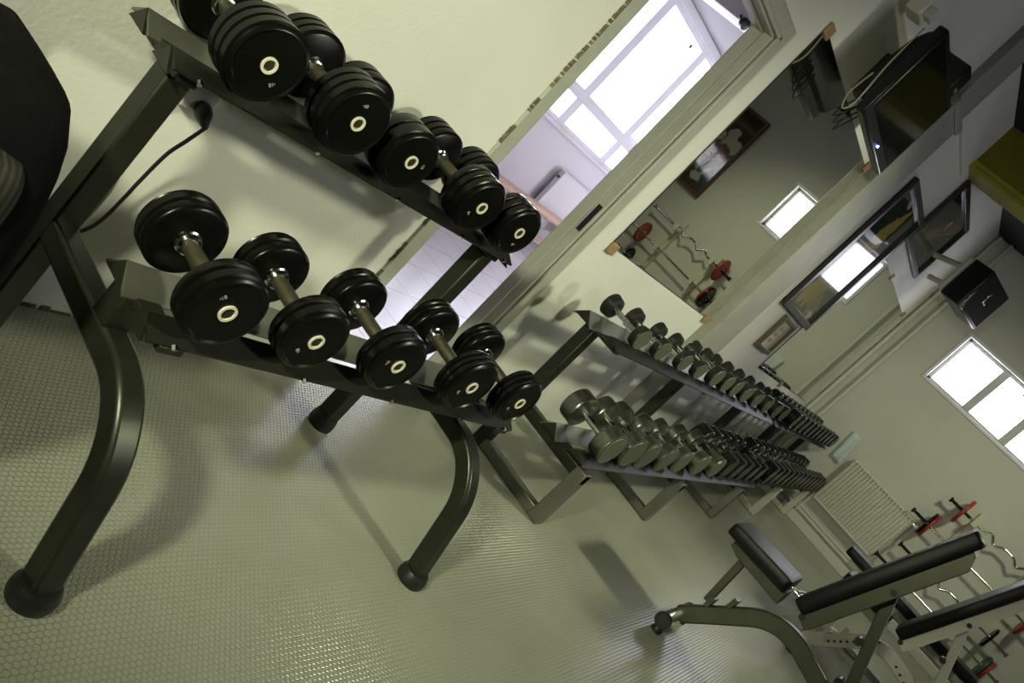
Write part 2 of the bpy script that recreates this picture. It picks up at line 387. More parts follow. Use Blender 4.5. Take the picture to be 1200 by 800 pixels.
MB().box((GX0-.05, BY-.06, GZ0-.035), (GX1+.05, BY+.03, GZ0)).build('window_sill', 'upvc', w2, bevel=.006)
# open casement sash, hinged on the right, tilted outwards
sa = MB(); sw, sh = 1.02, 1.24
sa.box((0, 0, 0), (sw, .04, .055)); sa.box((0, 0, sh-.055), (sw, .04, sh)); sa.box((0, 0, 0), (.055, .04, sh)); sa.box((sw-.055, 0, 0), (sw, .04, sh))
so = sa.build('open_sash', 'upvc', w2, bevel=.005, loc=(8.68, BY+.07, 1.60), rot=(R(-9), 0, 0))
MB().box((.04, .018, .04), (sw-.04, .022, sh-.04)).build('pane', 'glass', so, smooth=False)
# white panel radiator below that window
rd = empty('panel_radiator', 'white flat panel radiator under the bright window beyond the doorway', 'radiator', (8.45, BY-.065, .22))
r_ = MB(); r_.box((-.47, -.05, 0), (.53, -.035, .63)); r_.box((-.47, -.01, 0), (.53, .005, .63)); r_.build('panel', 'upvc', rd, bevel=.006)
r_ = MB(); r_.box((-.475, -.052, .63), (.535, .007, .645)); r_.box((-.475, -.052, 0), (-.46, .007, .63)); r_.box((.52, -.052, 0), (.535, .007, .63)); r_.build('casing', 'upvc', rd, bevel=.004)
r_ = MB(); r_.box((-.2, 0, .1), (-.16, .06, .5)); r_.box((.25, 0, .1), (.29, .06, .5)); r_.cyl((-.42, -.022, -.22), (-.42, -.022, .02), .010, 10); r_.build('bracket', 'upvc', rd)
MB().cyl((-.475, -.022, .56), (-.50, -.022, .56), .013, 12).build('bleed_valve', 'plastic_black', rd)
# wooden changing bench
cb = empty('changing_bench', 'long pale wood changing room bench beyond the doorway', 'bench', (7.9, 3.06, 0))
for k in range(3): MB().box((-2.2, -.19+.13*k, .405), (2.0, -.08+.13*k, .435)).build('slat', 'wood', cb, bevel=.006)
for x in (-1.9, -.55, .75, 1.8):
    MB().box((x-.03, -.16, 0), (x+.03, .16, .405)).build('leg', 'wood_dark', cb, bevel=.004)
MB().box((-2.0, -.03, .11), (1.85, .0, .16)).build('stretcher', 'wood', cb, bevel=.004)
lc = MB(); lc.cyl((0, 0, 0), (-.03, -.05, -.03), .014, 12); lc.lathe((-.03, -.05, -.03), (-.2, -1, -.2), [(0, .02), (.03, .045), (.075, .045), (.08, .02)], 20)
tag(lc.build('security_camera', 'plastic_black', loc=(6.53, 2.2, 2.85)), 'small black dome camera on the pale boxing seen through the doorway', 'camera')

# ------------------------------------------------------------------ mirrors
def mirror(x0, x1, z0, z1, label, clips):
    o = empty('mirror', label, 'mirror', ((x0+x1)/2, 0, z0))
    h = (x1-x0)/2
    MB().box((-h, -.006, 0), (h, -.001, z1-z0)).build('mirror_glass', 'mirror', o, smooth=False)
    e = MB()
    for a, b_, c, d_ in ((-h-.002, -h, 0, z1-z0), (h, h+.002, 0, z1-z0), (-h, h, -.002, 0), (-h, h, z1-z0, z1-z0+.002)): e.box((a, -.0065, c), (b_, -.001, d_))
    e.build('ground_edge', 'plastic_black', o, smooth=False)
    for cx, cz in clips:
        MB().box((cx-(x0+x1)/2-.035, -.016, cz-z0-.028), (cx-(x0+x1)/2+.035, -.002, cz-z0+.028)).build('wooden_clip', 'woodclip', o, bevel=.004)
mirror(3.40, 5.05, 1.02, 2.256, 'tall frameless mirror directly right of the doorway', [(3.43, 1.01), (5.02, 1.01), (3.43, 2.262), (5.02, 2.262)])
mirror(6.78, 9.16, .955, 2.22, 'frameless mirror near the far corner, half behind a framed poster', [(7.75, .945), (7.56, 2.226), (9.10, 2.226)])

# ------------------------------------------------------------------ framed pictures
def framed(name, loc, w_, h_, fw, fm, pic, label, cat='picture', th=.03, rz=0, mat_border=0):
    o = empty(name, label, cat, loc, rz)
    f = MB()
    for a, b_, c, d_ in ((-w_/2, -w_/2+fw, 0, h_), (w_/2-fw, w_/2, 0, h_), (-w_/2+fw, w_/2-fw, 0, fw), (-w_/2+fw, w_/2-fw, h_-fw, h_)): f.box((a, -th, c), (b_, 0, d_))
    f.build('picture_frame', fm, o, bevel=.004)
    MB().box((-w_/2+fw, -.008, -(h_/2-fw)), (w_/2-fw, -.004, h_/2-fw)).build('printed_picture', pic, o, smooth=False, loc=(0, 0, h_/2))
    return o
gold = (.42, .33, .08)
pic1 = picture('golden_figure_print', (.03, .042, .03), [(.0, .18, .13, .30, 12, gold), (-.05, -.05, .10, .25, -8, (.30, .24, .06)), (-.12, -.36, .22, .13, 0, (.32, .25, .05)), (.14, -.42, .16, .10, 20, (.25, .21, .07)), (.22, -.50, .10, .035, 0, (.6, .55, .45)), (.17, -.50, .03, .03, 0, (.4, .06, .04)), (-.1, .50, .07, .03, 0, (.35, .36, .28))])
framed('framed_poster', (6.33, -.008, 1.412), .97, 1.165, .055, 'frame_black', pic1, 'tall black framed poster of a golden figure overlapping the far mirror')
pic2 = picture('dark_figure_print', (.022, .024, .018), [(-.1, -.05, .30, .07, -35, (.16, .11, .04)), (.2, .1, .25, .06, -30, (.13, .10, .04)), (.15, .12, .10, .09, 0, (.16, .03, .025)), (.05, .10, .05, .05, 0, (.22, .20, .16)), (-.35, -.2, .15, .1, 0, (.10, .11, .07))])
framed('framed_poster', (7.45, -.008, 2.405), 1.24, .60, .05, 'frame_black', pic2, 'wide dark framed poster hung high under the yellow beam')
pic3 = picture('small_certificate', (.50, .49, .38), [(0, .06, .05, .02, 0, (.25, .25, .2)), (0, 0, .06, .015, 0, (.28, .27, .2)), (0, -.06, .05, .02, 0, (.25, .25, .2))], 40)
framed('framed_certificate', (6.385, -.002, 1.075), .42, .31, .035, 'frame_gold', pic3, 'small gilt framed certificate just below the tall golden poster')
pic4 = picture('red_and_white_print', (.055, .05, .02), [(-.05, .12, .14, .10, 0, (.62, .60, .45)), (.02, .24, .08, .07, 0, (.62, .60, .45)), (.14, .14, .06, .06, 0, (.60, .58, .42)), (-.02, -.02, .10, .12, 20, (.22, .05, .03)), (.05, -.18, .06, .16, 25, (.32, .10, .05)), (-.1, -.30, .18, .16, 0, (.05, .07, .07)), (0, -.40, .07, .05, 0, (.55, .53, .44)), (-.06, -.28, .02, .12, -25, (.5, .5, .45)), (.1, -.25, .02, .1, 25, (.5, .5, .45))])
framed('framed_poster', (LX-.002, -2.84, 1.68), .46, 1.14, .035, 'frame_brown', pic4, 'tall brown framed poster above the barbell rack, seen reflected in the mirror', rz=R(-90), th=.06)

# ------------------------------------------------------------------ dumbbells
SEG = 40
def head_profile(Rr, t, plates, sharp=.006):
    pr = [(0, .0), (0, Rr*.88), (.004, Rr*.97)]; pt = (t-.012)/plates
    for k in range(plates):
        a = .004 + k*pt
        pr += [(a+.004, Rr), (a+pt-.006, Rr), (a+pt-.003, Rr-sharp)]
        if k < plates-1: pr += [(a+pt, Rr-sharp)]
    pr += [(t-.006, Rr*.965), (t-.001, Rr*.90), (t, Rr*.86), (t-.003, Rr*.82), (t-.003, 0)]
    return pr
def mark(mb, c, s, rot):
    """two worn stamped digits: small raised strokes on a weight face lying in the XZ plane"""
    mt = Matrix.Translation(c) @ Matrix.Rotation(rot, 4, 'Y')
    for a, b_, w_, h_ in ((-.9, -.1, .25, .25), (-.35, -.5, .16, 1.0), (.15, .35, .62, .16), (.15, -.08, .62, .16), (.15, -.5, .62, .16), (.15, -.5, .16, 1.0), (.62, -.5, .16, 1.0)):
        mb.box((a*s, -.0006, b_*s), ((a+w_)*s, .0004, (b_+h_)*s), mt)
def rubber_dumbbell(Rr, t, h, plates, label, group, mrot):
    o = empty('rubber_dumbbell', label, 'dumbbell', group=group)
    MB().lathe((0, -h/2-.01, Rr), (0, 1, 0), [(0, .015), (h*.25, .0165), (h*.5+.01, .0175), (h*.75+.02, .0165), (h+.02, .015)], 24).build('handle', 'grip', o)
    for s in (-1, 1):
        MB().lathe((0, s*(h/2-.016), Rr), (0, s, 0), [(0, .016), (.002, .022), (.006, .024), (.010, .022), (.013, .022), (.015, .026), (.02, .026)], 24).build('collar', 'steel', o)
        hd = MB().lathe((0, s*h/2, Rr), (0, s, 0), head_profile(Rr, t, plates), SEG).build('weight_head', 'rubber', o)
        e = s*(h/2+t-.003)
        MB().lathe((0, e, Rr), (0, s, 0), [(0, .0126), (.0035, .0126), (.0035, .0178), (0, .0178)], 32).build('end_ring', 'ring', hd)
        MB().lathe((0, e-s*.002, Rr), (0, s, 0), [(0, .0112), (.003, .0105), (.003, .006), (.0045, .006), (.0045, 0)], 6 if s < 0 else 12).build('hub_bolt', 'bolt', hd)
        if s < 0:
            mk = MB(); ca, sa_ = math.cos(mrot), math.sin(mrot); q = Rr*.50
            mark(mk, Vector((q*ca, e-.0004, Rr+q*sa_)), .0075, -mrot+math.pi/2); mk.build('stamped_mark', 'mark', hd, smooth=False)
    return o
def plain_dumbbell(name, Rf, tf, h, rh, matd, matf, mathandle, cone=0., plates=1):
    o = empty(name, '', 'dumbbell')
    MB().cyl((0, -h/2-.01, Rf), (0, h/2+.01, Rf), rh, 16).build('handle', mathandle, o)
    for s in (-1, 1):
        if plates == 1:
            pr = [(0, 0), (0, Rf*.55), (.006, Rf*(.97-cone)), (.012, Rf*(1-cone)), (tf-.006, Rf), (tf-.001, Rf*.97), (tf, Rf*.93)]
            hd = MB().lathe((0, s*h/2, Rf), (0, s, 0), pr + [(tf, 0)], 28).build('weight_head', matd, o, ang=14)
            MB().lathe((0, s*(h/2+tf-.001), Rf), (0, s, 0), [(0, Rf*.90), (.003, Rf*.86), (.003, 0)], 28).build('end_face', matf, hd)
        else:
            hd = MB().lathe((0, s*h/2, Rf), (0, s, 0), head_profile(Rf, tf, plates, .008), 24).build('weight_head', matd, o)
    return o

# ------------------------------------------------------------------ dumbbell racks
def roof_rail(apex, foot, back, u0, u1, th=.005):
    """angle iron laid like a roof: section in (v,z), running along u; local x=u, y=-v"""
    (av, az), (fv, fz), (bv, bz) = apex, foot, back
    poly = [(-fv, fz), (-av, az), (-bv, bz), (-bv-th*.3, bz-th), (-av, az-th*1.5), (-fv+th*.3, fz-th)]
    return MB().prism(poly, u0, u1, 'yz')
def bolts(mb, pts, d, r=.008):
    for p_ in pts: mb.cyl(p_, Vector(p_)+Vector(d)*.008, r, 6)
    return mb

PHI = R(-2.93)
RK = Vector((1.0818, -.2359, 0))          # foot of the near rack's left upright
def near_rack():
    o = empty('dumbbell_rack', 'near dark steel rack with curved front legs and black rubber feet', 'dumbbell rack', RK, PHI, 'dumbbell racks along the wall')
    tb = .058
    for u in (-.03, 1.135):
        up = MB().rect([(u, 0, .012), (u, 0, .806)], tb, tb+.004, (1, 0, 0)).build('upright', 'metal', o, bevel=.006)
        MB().lathe((u, 0, 0), (0, 0, 1), [(0, .044), (.012, .047), (.03, .046), (.05, .041), (.052, .036)], 24).build('rubber_foot', 'footrubber', up)
        path = arc([(u, -.02, .392), (u, -.455, .394), (u, -.56, .30), (u, -.625, .02)], [.10, .12], 8)
        lg = MB().rect(path, tb, tb, (1, 0, 0)).build('front_leg', 'metal', o, bevel=.009)
        f = MB(); f.lathe((u, -.625, 0), (0, 0, 1), [(0, .046), (.010, .049), (.026, .048), (.042, .04), (.044, .03)], 24); f.build('rubber_foot', 'footrubber', lg)
        s = MB(); s.box((u-.028, -.345, .415), (u+.028, -.285, .501)); s.build('shelf_stub', 'metal', o, bevel=.004)
        for poly in ([(-.49, .500), (-.49, .515), (-.255, .514), (-.255, .500)], [(-.045, .806), (-.045, .838), (.15, .829), (.15, .806)]):
            MB().prism(poly, u-.026, u+.026, 'yz').build('cross_plate', 'metal', o, bevel=.002)
    u0, u1 = -.085, 1.19
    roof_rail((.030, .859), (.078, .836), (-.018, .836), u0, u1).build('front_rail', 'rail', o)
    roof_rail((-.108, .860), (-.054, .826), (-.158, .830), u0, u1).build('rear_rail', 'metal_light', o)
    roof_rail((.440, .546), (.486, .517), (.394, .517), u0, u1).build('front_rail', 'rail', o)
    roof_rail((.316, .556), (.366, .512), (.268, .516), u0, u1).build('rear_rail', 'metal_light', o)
    # little upturned end flanges of the angle irons
    for u in (u0, u1):
        for av, az in ((.030, .858), (-.108, .860), (.440, .546), (.316, .556)):
            MB().prism([(-av-.040, az-.042), (-av, az-.002), (-av+.040, az-.042)], u-.003, u+.003, 'yz').build('end_gusset', 'metal', o)
    for u in (-.03, .30, .60, .90, 1.135):
        bolts(MB(), [(u, -.077, .838)], (0, -1, -.6), .006).build('bolt', 'steel', o); bolts(MB(), [(u, -.485, .520)], (0, -1, -.6), .006).build('bolt', 'steel', o)
    return o
near_rack()
def rk(u, v, z): return RK + Vector((math.cos(PHI)*u + math.sin(PHI)*v, math.sin(PHI)*u - math.cos(PHI)*v, z))
upper = [(.036, .087, .945, 3), (.300, .088, .945, 3), (.505, .082, .952, 2), (.828, .083, .948, 3), (1.040, .083, .955, 3)]
for i, (u, Rr, zc, pl) in enumerate(upper):
    t_, h_ = .095, .14
    o = rubber_dumbbell(Rr, t_, h_, pl, f'{["largest","second","third","fourth","fifth"][i]} black rubber dumbbell from the left on the near rack upper tier' if i else 'leftmost black rubber dumbbell on the near rack upper tier, cut by the photo top', 'rubber dumbbells on the near rack upper tier', [-.75, 1.9, .15, -2.3, -1.2][i])
    c = rk(u, .12-(t_+h_/2), 0); o.location = (c.x, c.y, .8605); o.rotation_euler = (0, 0, PHI)
lower = [(-.004, .081, .634, 2), (.225, .078, .634, 2), (.492, .079, .632, 2), (.800, .083, .625, 3), (1.058, .080, .625, 3)]
for i, (u, Rr, zc, pl) in enumerate(lower):
    t_, h_ = .062, .135
    o = rubber_dumbbell(Rr, t_, h_, pl, ['leftmost', 'second', 'third', 'fourth', 'rightmost'][i] + ' black rubber dumbbell' + (' from the left' if 0 < i < 4 else '') + ' on the near rack lower tier', 'rubber dumbbells on the near rack lower tier', [2.4, -2.2, 3.1, -2.5, -2.4][i])
    c = rk(u, .507-(t_+h_/2), 0); o.location = (c.x, c.y, .5475); o.rotation_euler = (0, 0, PHI)

def wall_rack(label, frames, yfoot, x0, x1, za, zb, vf, vr, wf, wr, legmat):
    """straight rack: rear upright, floor bar and front leg per frame; roof rails with ridges at heights za/zb, depths vf,vr / wf,wr"""
    o = empty('dumbbell_rack', label, 'dumbbell rack', (x0, -.27, 0), 0, 'dumbbell racks along the wall')
    zu, zl = za-.062, zb-.062
    for fx in frames:
        u = fx-x0
        MB().rect([(u, 0, .004), (u, 0, zu)], .07, .06, (1, 0, 0)).build('upright', 'metal', o, bevel=.005)
        fy = yfoot+.27
        MB().rect([(u, .03, .028), (u, fy+.03, .028)], .055, .05, (1, 0, 0)).build('floor_bar', legmat, o, bevel=.005)
        MB().rect([(u, fy, .003), (u, fy, zl)], .07, .06, (1, 0, 0)).build('front_leg', legmat, o, bevel=.005)
        MB().rect([(u, -.02, zl-.03), (u, fy-.03, zl-.03)], .055, .055, (1, 0, 0)).build('side_arm', 'metal', o, bevel=.005)
        for a, b_, z_ in ((vr-.04, vf+.015, zu), (wr-.04, wf+.015, zl)): MB().box((u-.03, -b_, z_), (u+.03, -a, z_+.011)).build('cross_plate', 'metal', o, bevel=.002)
    L_ = x1-x0
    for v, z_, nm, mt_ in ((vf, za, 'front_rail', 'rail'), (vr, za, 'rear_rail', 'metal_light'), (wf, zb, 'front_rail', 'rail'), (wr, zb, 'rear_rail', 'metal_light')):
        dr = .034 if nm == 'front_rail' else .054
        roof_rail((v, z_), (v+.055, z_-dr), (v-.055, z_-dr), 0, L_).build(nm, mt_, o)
        for u in (0, L_): MB().prism([(-v-.046, z_-dr+.004), (-v, z_-.002), (-v+.046, z_-dr+.004)], u-.003, u+.003, 'yz').build('end_gusset', 'metal', o)
wall_rack('middle dark steel rack with straight legs holding grey iron dumbbells', (3.31, 4.72, 6.20), -.705, 3.20, 6.50, .789, .375, .14, -.02, .395, .235, 'metal_light')
wall_rack('far rack in the corner packed with black dumbbells', (7.667, 9.16), -.68, 6.53, 9.24, .79, .404, .155, .005, .385, .225, 'cream')  # cream legs: light striking them is put into the leg colour

# grey iron dumbbells
gu = plain_dumbbell('iron_dumbbell', .056, .045, .15, .013, 'irondark', 'ironface', 'steel', .08)
gm = plain_dumbbell('iron_dumbbell', .066, .05, .14, .015, 'irondark', 'ironface', 'steel', .08)
gl = plain_dumbbell('iron_dumbbell', .080, .075, .135, .015, 'iron', 'ironface', 'steel')
gs = plain_dumbbell('iron_dumbbell', .076, .060, .135, .015, 'iron', 'ironface', 'steel', .04)
bk = plain_dumbbell('black_dumbbell', .078, .085, .13, .014, 'blackrib', 'blackrib', 'steel', plates=3)
bl = plain_dumbbell('black_dumbbell', .086, .10, .13, .014, 'blackrib', 'blackrib', 'steel', plates=4)
used = set()
def place(proto, x, yface, zc, length, rad, label, group):
    o = proto if proto.name not in used else copy_tree(proto)
    used.add(proto.name)
    o['label'] = label; o['group'] = group
    o.location = (x, yface+length/2, zc-rad); o.rotation_euler = (0, 0, R(random.uniform(-1.5, 1.5) - (6 if proto in (gu, gm, gl, gs) else 2)))
    return o
xs = [3.363, 3.647, 3.993, 4.279, 4.586, 4.833, 5.046, 5.338, 5.654, 5.987, 6.33, 6.60]
for i, x in enumerate(xs):
    small = i < 4
    if i < 11: lab = f'{ORD[i]} grey iron dumbbell from the left on the middle rack upper tier'
    else: lab = 'last grey iron dumbbell before the black ones on the upper tier'
    place(gu if small else gm, x, -.45, .846 if small else .856, .24, .056 if small else .066, lab, 'grey iron dumbbells on the upper tier')
xs = [3.33, 3.59, 3.79, 4.08, 4.34, 4.70, 5.05]
for i, x in enumerate(xs):
    big = i < 3
    place(gl if big else gs, x, -.72, .456 if big else .452, .285 if big else .255, .08 if big else .076, (f'{ORD[i]} {"thick " if big else ""}grey iron dumbbell from the left on the middle rack lower tier'), 'grey iron dumbbells on the lower tier')
n = 11
for i in range(n):
    x = 6.86 + i*.225
    place(bk, x, -.50, .869, .30, .078, f'{ORD[n-1-i]} black dumbbell from the far end of the upper tier' if i < n-1 else 'black dumbbell at the far end of the upper tier', 'black dumbbells on the far upper tier')
n = 17
for i in range(n):
    x = 5.33 + i*.226
    if x > 6.43: x += .05
    place(bl, x, -.72 if x < 6.5 else -.74, .462 if x < 6.5 else .491, .33, .086, f'{ORD[n-1-i]} black dumbbell from the far end of the lower tier' if i < n-1 else 'black dumbbell at the far end of the lower tier', 'black dumbbells on the lower tier')

# ------------------------------------------------------------------ adjustable bench in front
def pad(mb, w_, l, th, rnd=.012):
    """upholstered slab: x width, y length, z thickness with softened edges"""
    n = 5; vs = []
    prof = [(0, -rnd), (rnd*.3, -rnd*.3), (rnd, 0), (th-rnd, 0), (th-rnd*.3, -rnd*.3), (th, -rnd)]
    for z, ins in prof:
        hw, hl, cr = w_/2+ins, l/2+ins, .022
        for cx, cy, a0 in ((hw-cr, hl-cr, 0), (-hw+cr, hl-cr, 90), (-hw+cr, -hl+cr, 180), (hw-cr, -hl+cr, 270)):
            for k in range(n+1):
                a = R(a0+90*k/n); vs.append((cx+cr*math.cos(a), cy+cr*math.sin(a), z))
    m_ = 4*(n+1); fs = []
    for k in range(len(prof)-1):
        for i in range(m_): j = (i+1) % m_; fs.append((k*m_+i, k*m_+j, (k+1)*m_+j, (k+1)*m_+i))
    fs += [tuple(range(m_-1, -1, -1)), tuple((len(prof)-1)*m_+i for i in range(m_))]
    return mb.add(vs, fs)
def slab(name, mat, parent, p0, p1, w_, th, x=0, side=1):
    """pad whose underside runs from p0 to p1 in the local (y,z) plane"""
    (y0, z0), (y1, z1) = p0, p1; l = math.hypot(y1-y0, z1-z0); a = math.atan2((z1-z0), (y1-y0))
    mb = pad(MB(), w_, l, th)
    mt = Matrix.Translation((x, (y0+y1)/2, (z0+z1)/2)) @ Matrix.Rotation(a, 4, 'X')
    if side < 0: mt = mt @ Matrix.Rotation(math.pi, 4, 'Y')
    return mb.xform(mt).build(name, mat, parent)
def incline_bench(name, label, loc, frame, pads_back, cream=False):
    """local y runs towards the front foot (+) and the rear foot (-)"""
    o = empty(name, label, 'weight bench', loc, 0, 'adjustable weight benches')
    # main beam: rises from the front stabiliser, arches over and falls to the rear stabiliser
    path = arc([(0, 0, .075), (0, -.10, .20), (0, -.29, .43), (0, -.62, .36), (0, -1.00, .07)], [.04, .16, .1], 8)
    MB().rect(path, .055, .08, (1, 0, 0)).build('main_beam', frame, o, bevel=.008)
    tb = MB().cyl((-.205, 0, .062), (.205, 0, .062), .036, 24).build('front_stabiliser', 'steel' if not cream else frame, o)
    for s in (-1, 1):
        MB().lathe((s*.205, 0, .062), (s, 0, 0), [(-.012, .038), (0, .039), (.006, .036), (.006, 0)], 24).build('end_cap', 'plastic_black', tb)
        MB().lathe((s*.185, -.008, 0), (0, 0, 1), [(0, .026), (.012, .027), (.026, .02)], 18).build('rubber_foot', 'footrubber', tb)
    tr = MB().cyl((-.25, -1.0, .045), (.25, -1.0, .045), .033, 24).build('rear_stabiliser', frame, o)
    for s in (-1, 1):
        MB().lathe((s*.25, -1.0, .045), (s, 0, 0), [(-.01, .045), (.01, .045), (.012, 0)], 20).build('end_cap', 'plastic_black', tr)
    slab('seat_pad', 'vinyl', o, (-.215, .528), (.115, .512), .30, .062)
    pl = MB(); pl.prism([(-.23, .46), (-.225, .525), (.07, .511), (.07, .475), (.02, .46)], -.07, .07, 'yz'); pl.build('seat_frame', frame, o, bevel=.004)
    MB().rect([(0, -.005, .49), (0, -.035, .215)], .04, .035, (1, 0, 0)).build('seat_strut', frame, o, bevel=.004)
    for y_, z_ in ((-.05, .21), (-.115, .285)): MB().box((-.035, y_-.012, z_-.01), (.035, y_+.012, z_+.045)).build('adjuster_lug', frame, o, bevel=.003)
    slab('back_pad', 'vinyl', o, (-.325, .525), (-.545, 1.245), .30, .068, side=-1)
    bf = MB(); bf.prism([(-.325, .505), (-.328, .535), (-.530, 1.195), (-.548, 1.190), (-.575, 1.13), (-.392, .53), (-.375, .49)], -.115, .115, 'yz'); bf.build('back_frame', frame, o, bevel=.004)
    MB().rect([(.06, -.465, .86), (.06, -.70, .33), (.06, -.83, .10)], .035, .05, (1, 0, 0)).build('back_strut', frame, o, bevel=.004)
    for z_, y_ in ((.865, -.47), (.52, -.33)): MB().cyl((-.125, y_, z_), (.125, y_, z_), .014, 16).build('pivot_bolt', 'plastic_black', o)
    for y_, z_ in ((-.53, .62), (-.60, .45)): MB().cyl((.0, y_, z_), (-.06, y_, z_), .018, 16).build('locking_knob', 'plastic_black', o)
    return o
incline_bench('weight_bench', 'foremost grey steel bench with steep black backrest and chrome front foot', (3.90, -1.308, 0), 'bench_metal', None)
b2 = incline_bench('weight_bench', 'cream framed black padded bench standing behind the grey one', (5.62, -1.70, 0), 'cream', None, True)
for k in range(9):
    u = k/8; q = Vector((-.029, -.10-.17*u, .19+.225*u)); MB().cyl(q, q+Vector((-.003, 0, 0)), .008, 12).build('adjuster_hole', 'plastic_black', b2)
for k in range(7):
    u = k/6; q = Vector((-.029, -.42-.26*u, .395-.09*u)); MB().cyl(q, q+Vector((-.003, 0, 0)), .008, 12).build('adjuster_hole', 'plastic_black', b2)
# flat bench behind the two
fb = empty('flat_bench', 'long flat black padded bench behind the two upright ones', 'weight bench', (6.75, -2.0, 0))
slab('bench_pad', 'vinyl', fb, (-.56, .50), (.56, .50), .26, .07)
f_ = MB(); f_.box((-.03, -.50, .445), (.03, .50, .50)); f_.build('spine', 'cream', fb, bevel=.004)
for y_ in (-.42, .42):
    MB().rect([(0, y_, .46), (0, y_, .03)], .05, .05, (1, 0, 0)).build('leg', 'cream', fb, bevel=.004)
    MB().box((-.22, y_-.025, 0), (.22, y_+.025, .04)).build('foot_bar', 'cream', fb, bevel=.004)

for k in range(4):
    cb_ = empty('chrome_bar', f'{ORD[k]} chrome bar from the left lying across the foot bars of the flat bench', 'bar', (6.56+.05*k, -2.0, .0535), 0, 'chrome bars under the flat bench')
    MB().cyl((0, -.62-.03*k, 0), (0, .60-.04*k, 0), .0135, 14).build('bar_shaft', 'steel', cb_)
    for s_ in (-1, 1): MB().lathe((0, s_*.54-.008*k, 0), (0, s_, 0), [(0, .0135), (0, .024), (.02, .024), (.02, .0135)], 16).build('collar', 'steel', cb_)
# ------------------------------------------------------------------ barbell wall rack on the far wall
br = empty('barbell_rack', 'cream two rail barbell rack fixed to the far wall', 'barbell rack', (LX, 0, .3))
HK = [1.285, .965, .650, .42]
for y_ in (-1.86, -2.47):
    up = MB().box((-.045, y_-.03, 0), (0, y_+.03, 1.10)).build('rail', 'cream', br, bevel=.004)
    for z_ in HK:
        h_ = MB(); h_.box((-.175, y_-.028, z_-.3-.045), (-.04, y_+.028, z_-.3-.016)); h_.box((-.200, y_-.028, z_-.3-.045), (-.172, y_+.028, z_-.3+.035)); h_.build('hook', 'cream', up, bevel=.006)
BXc = LX-.135
def bar(name, label, z, kind, plates, y0=-1.40, y1=-2.86):
    o = empty(name, label, 'barbell', (BXc, 0, z), 0, 'barbells on the far wall rack')
    r = .0135
    if kind == 'ez':
        hl = (y0-y1)/2; half = [(y0-hl*f_, dz) for f_, dz in ((0, 0), (.26, 0), (.40, 0), (.52, .045), (.70, -.035), (.86, .02))]
        pts = [(0, y_, dz) for y_, dz in half] + [(0, y0+y1-y_, dz) for y_, dz in reversed(half)]
        pth = arc(pts, .025, 4)
    else: pth = [(0, y0, 0), (0, y1, 0)]
    MB().tube(pth, r, 12, (1, 0, 0)).build('bar_shaft', 'steel' if kind != 'black' else 'irondark', o)
    for ya, d_ in ((y0, 1), (y1, -1)):
        s = MB(); s.cyl((0, ya, 0), (0, ya+d_*.22, 0), .0155, 14); s.lathe((0, ya+d_*.215, 0), (0, d_, 0), [(0, .026), (.02, .026)], 18); s.build('sleeve', 'steel' if ya == y1 else 'rubber', o)
    for y_, rad, th, mat in plates:
        q = MB().lathe((0, y_-th/2, 0), (0, 1, 0), [(0, .02), (0, rad*.75), (-.003, rad*.8), (-.003, rad*.95), (.004, rad), (th-.004, rad), (th+.003, rad*.95), (th+.003, rad*.8), (th, rad*.75), (th, .02)], 36).build('weight_plate', mat, o)
        q['label'] = {'red': 'red rubber plate', 'rubber': 'black plate', 'green': 'green plate'}[mat]
        MB().lathe((0, y_-.02, 0), (0, 1, 0), [(0, .018), (0, .028), (.04, .028), (.04, .018)], 16).build('collar', 'steel', q)
    return o
bar('curl_bar', 'zigzag curl bar with one red plate on the top hooks', 1.285, 'ez', [(-1.72, .145, .026, 'red')], -1.80, -2.64)
bar('barbell', 'straight barbell with red and black plates on the second hooks', .965, 'straight', [(-1.632, .140, .024, 'red'), (-1.604, .140, .024, 'rubber'), (-2.74, .140, .026, 'red')], -1.66, -2.72)
bar('curl_bar', 'zigzag curl bar with thin black plate on the third hooks', .650, 'ez', [(-2.66, .115, .02, 'rubber')], -1.82, -2.62)
bar('barbell', 'lowest straight barbell with a green and a red plate', .42, 'straight', [(-2.80, .125, .026, 'green'), (-2.84, .110, .026, 'red')], -1.75, -2.74)

# ------------------------------------------------------------------ radiator on the far wall
ra = empty('ribbed_radiator', 'cream ribbed radiator on the far wall in the corner', 'radiator', (LX-.055, -1.135, .33))
pr = []; n = 21; W_ = .76
for k in range(n):
    y_ = -W_/2 + W_*k/n; s = W_/n
    pr += [(y_, -.037), (y_+s*.15, -.012), (y_+s*.5, -.012), (y_+s*.65, -.037)]
poly = [(p[1], p[0]) for p in pr] + [(-.035, W_/2), (-.005, W_/2), (-.005, -W_/2)]
MB().prism(poly, .02, .56, 'xy').build('panel', 'radiator', ra, smooth=False)
q = MB(); q.box((-.037, -W_/2-.012, .555), (.035, W_/2+.012, .58)); q.box((-.037, -W_/2-.012, 0), (.035, W_/2+.012, .025)); q.box((-.034, -W_/2-.012, .02), (.03, -W_/2, .56)); q.box((-.034, W_/2, .02), (.03, W_/2+.012, .56)); q.build('casing', 'radiator', ra, bevel=.004)
q = MB()
for y_ in (-.25, .25): q.box((.0, y_-.02, .1), (.053, y_+.02, .5))
q.build('bracket', 'radiator', ra)
q = MB(); q.cyl((0, -W_/2-.01, .535), (0, -W_/2-.07, .535), .018, 14); q.cyl((0, -W_/2-.05, .535), (-.05, -W_/2-.05, .535), .02, 14); q.build('valve', 'steel', ra)
q = MB(); q.tube([(0, -W_/2-.055, .535), (0, -W_/2-.055, -.225)], .010, 10); q.tube([(0, W_/2+.03, .04), (0, W_/2+.03, -.225)], .010, 10); q.build('supply_pipe', 'pipe', ra)
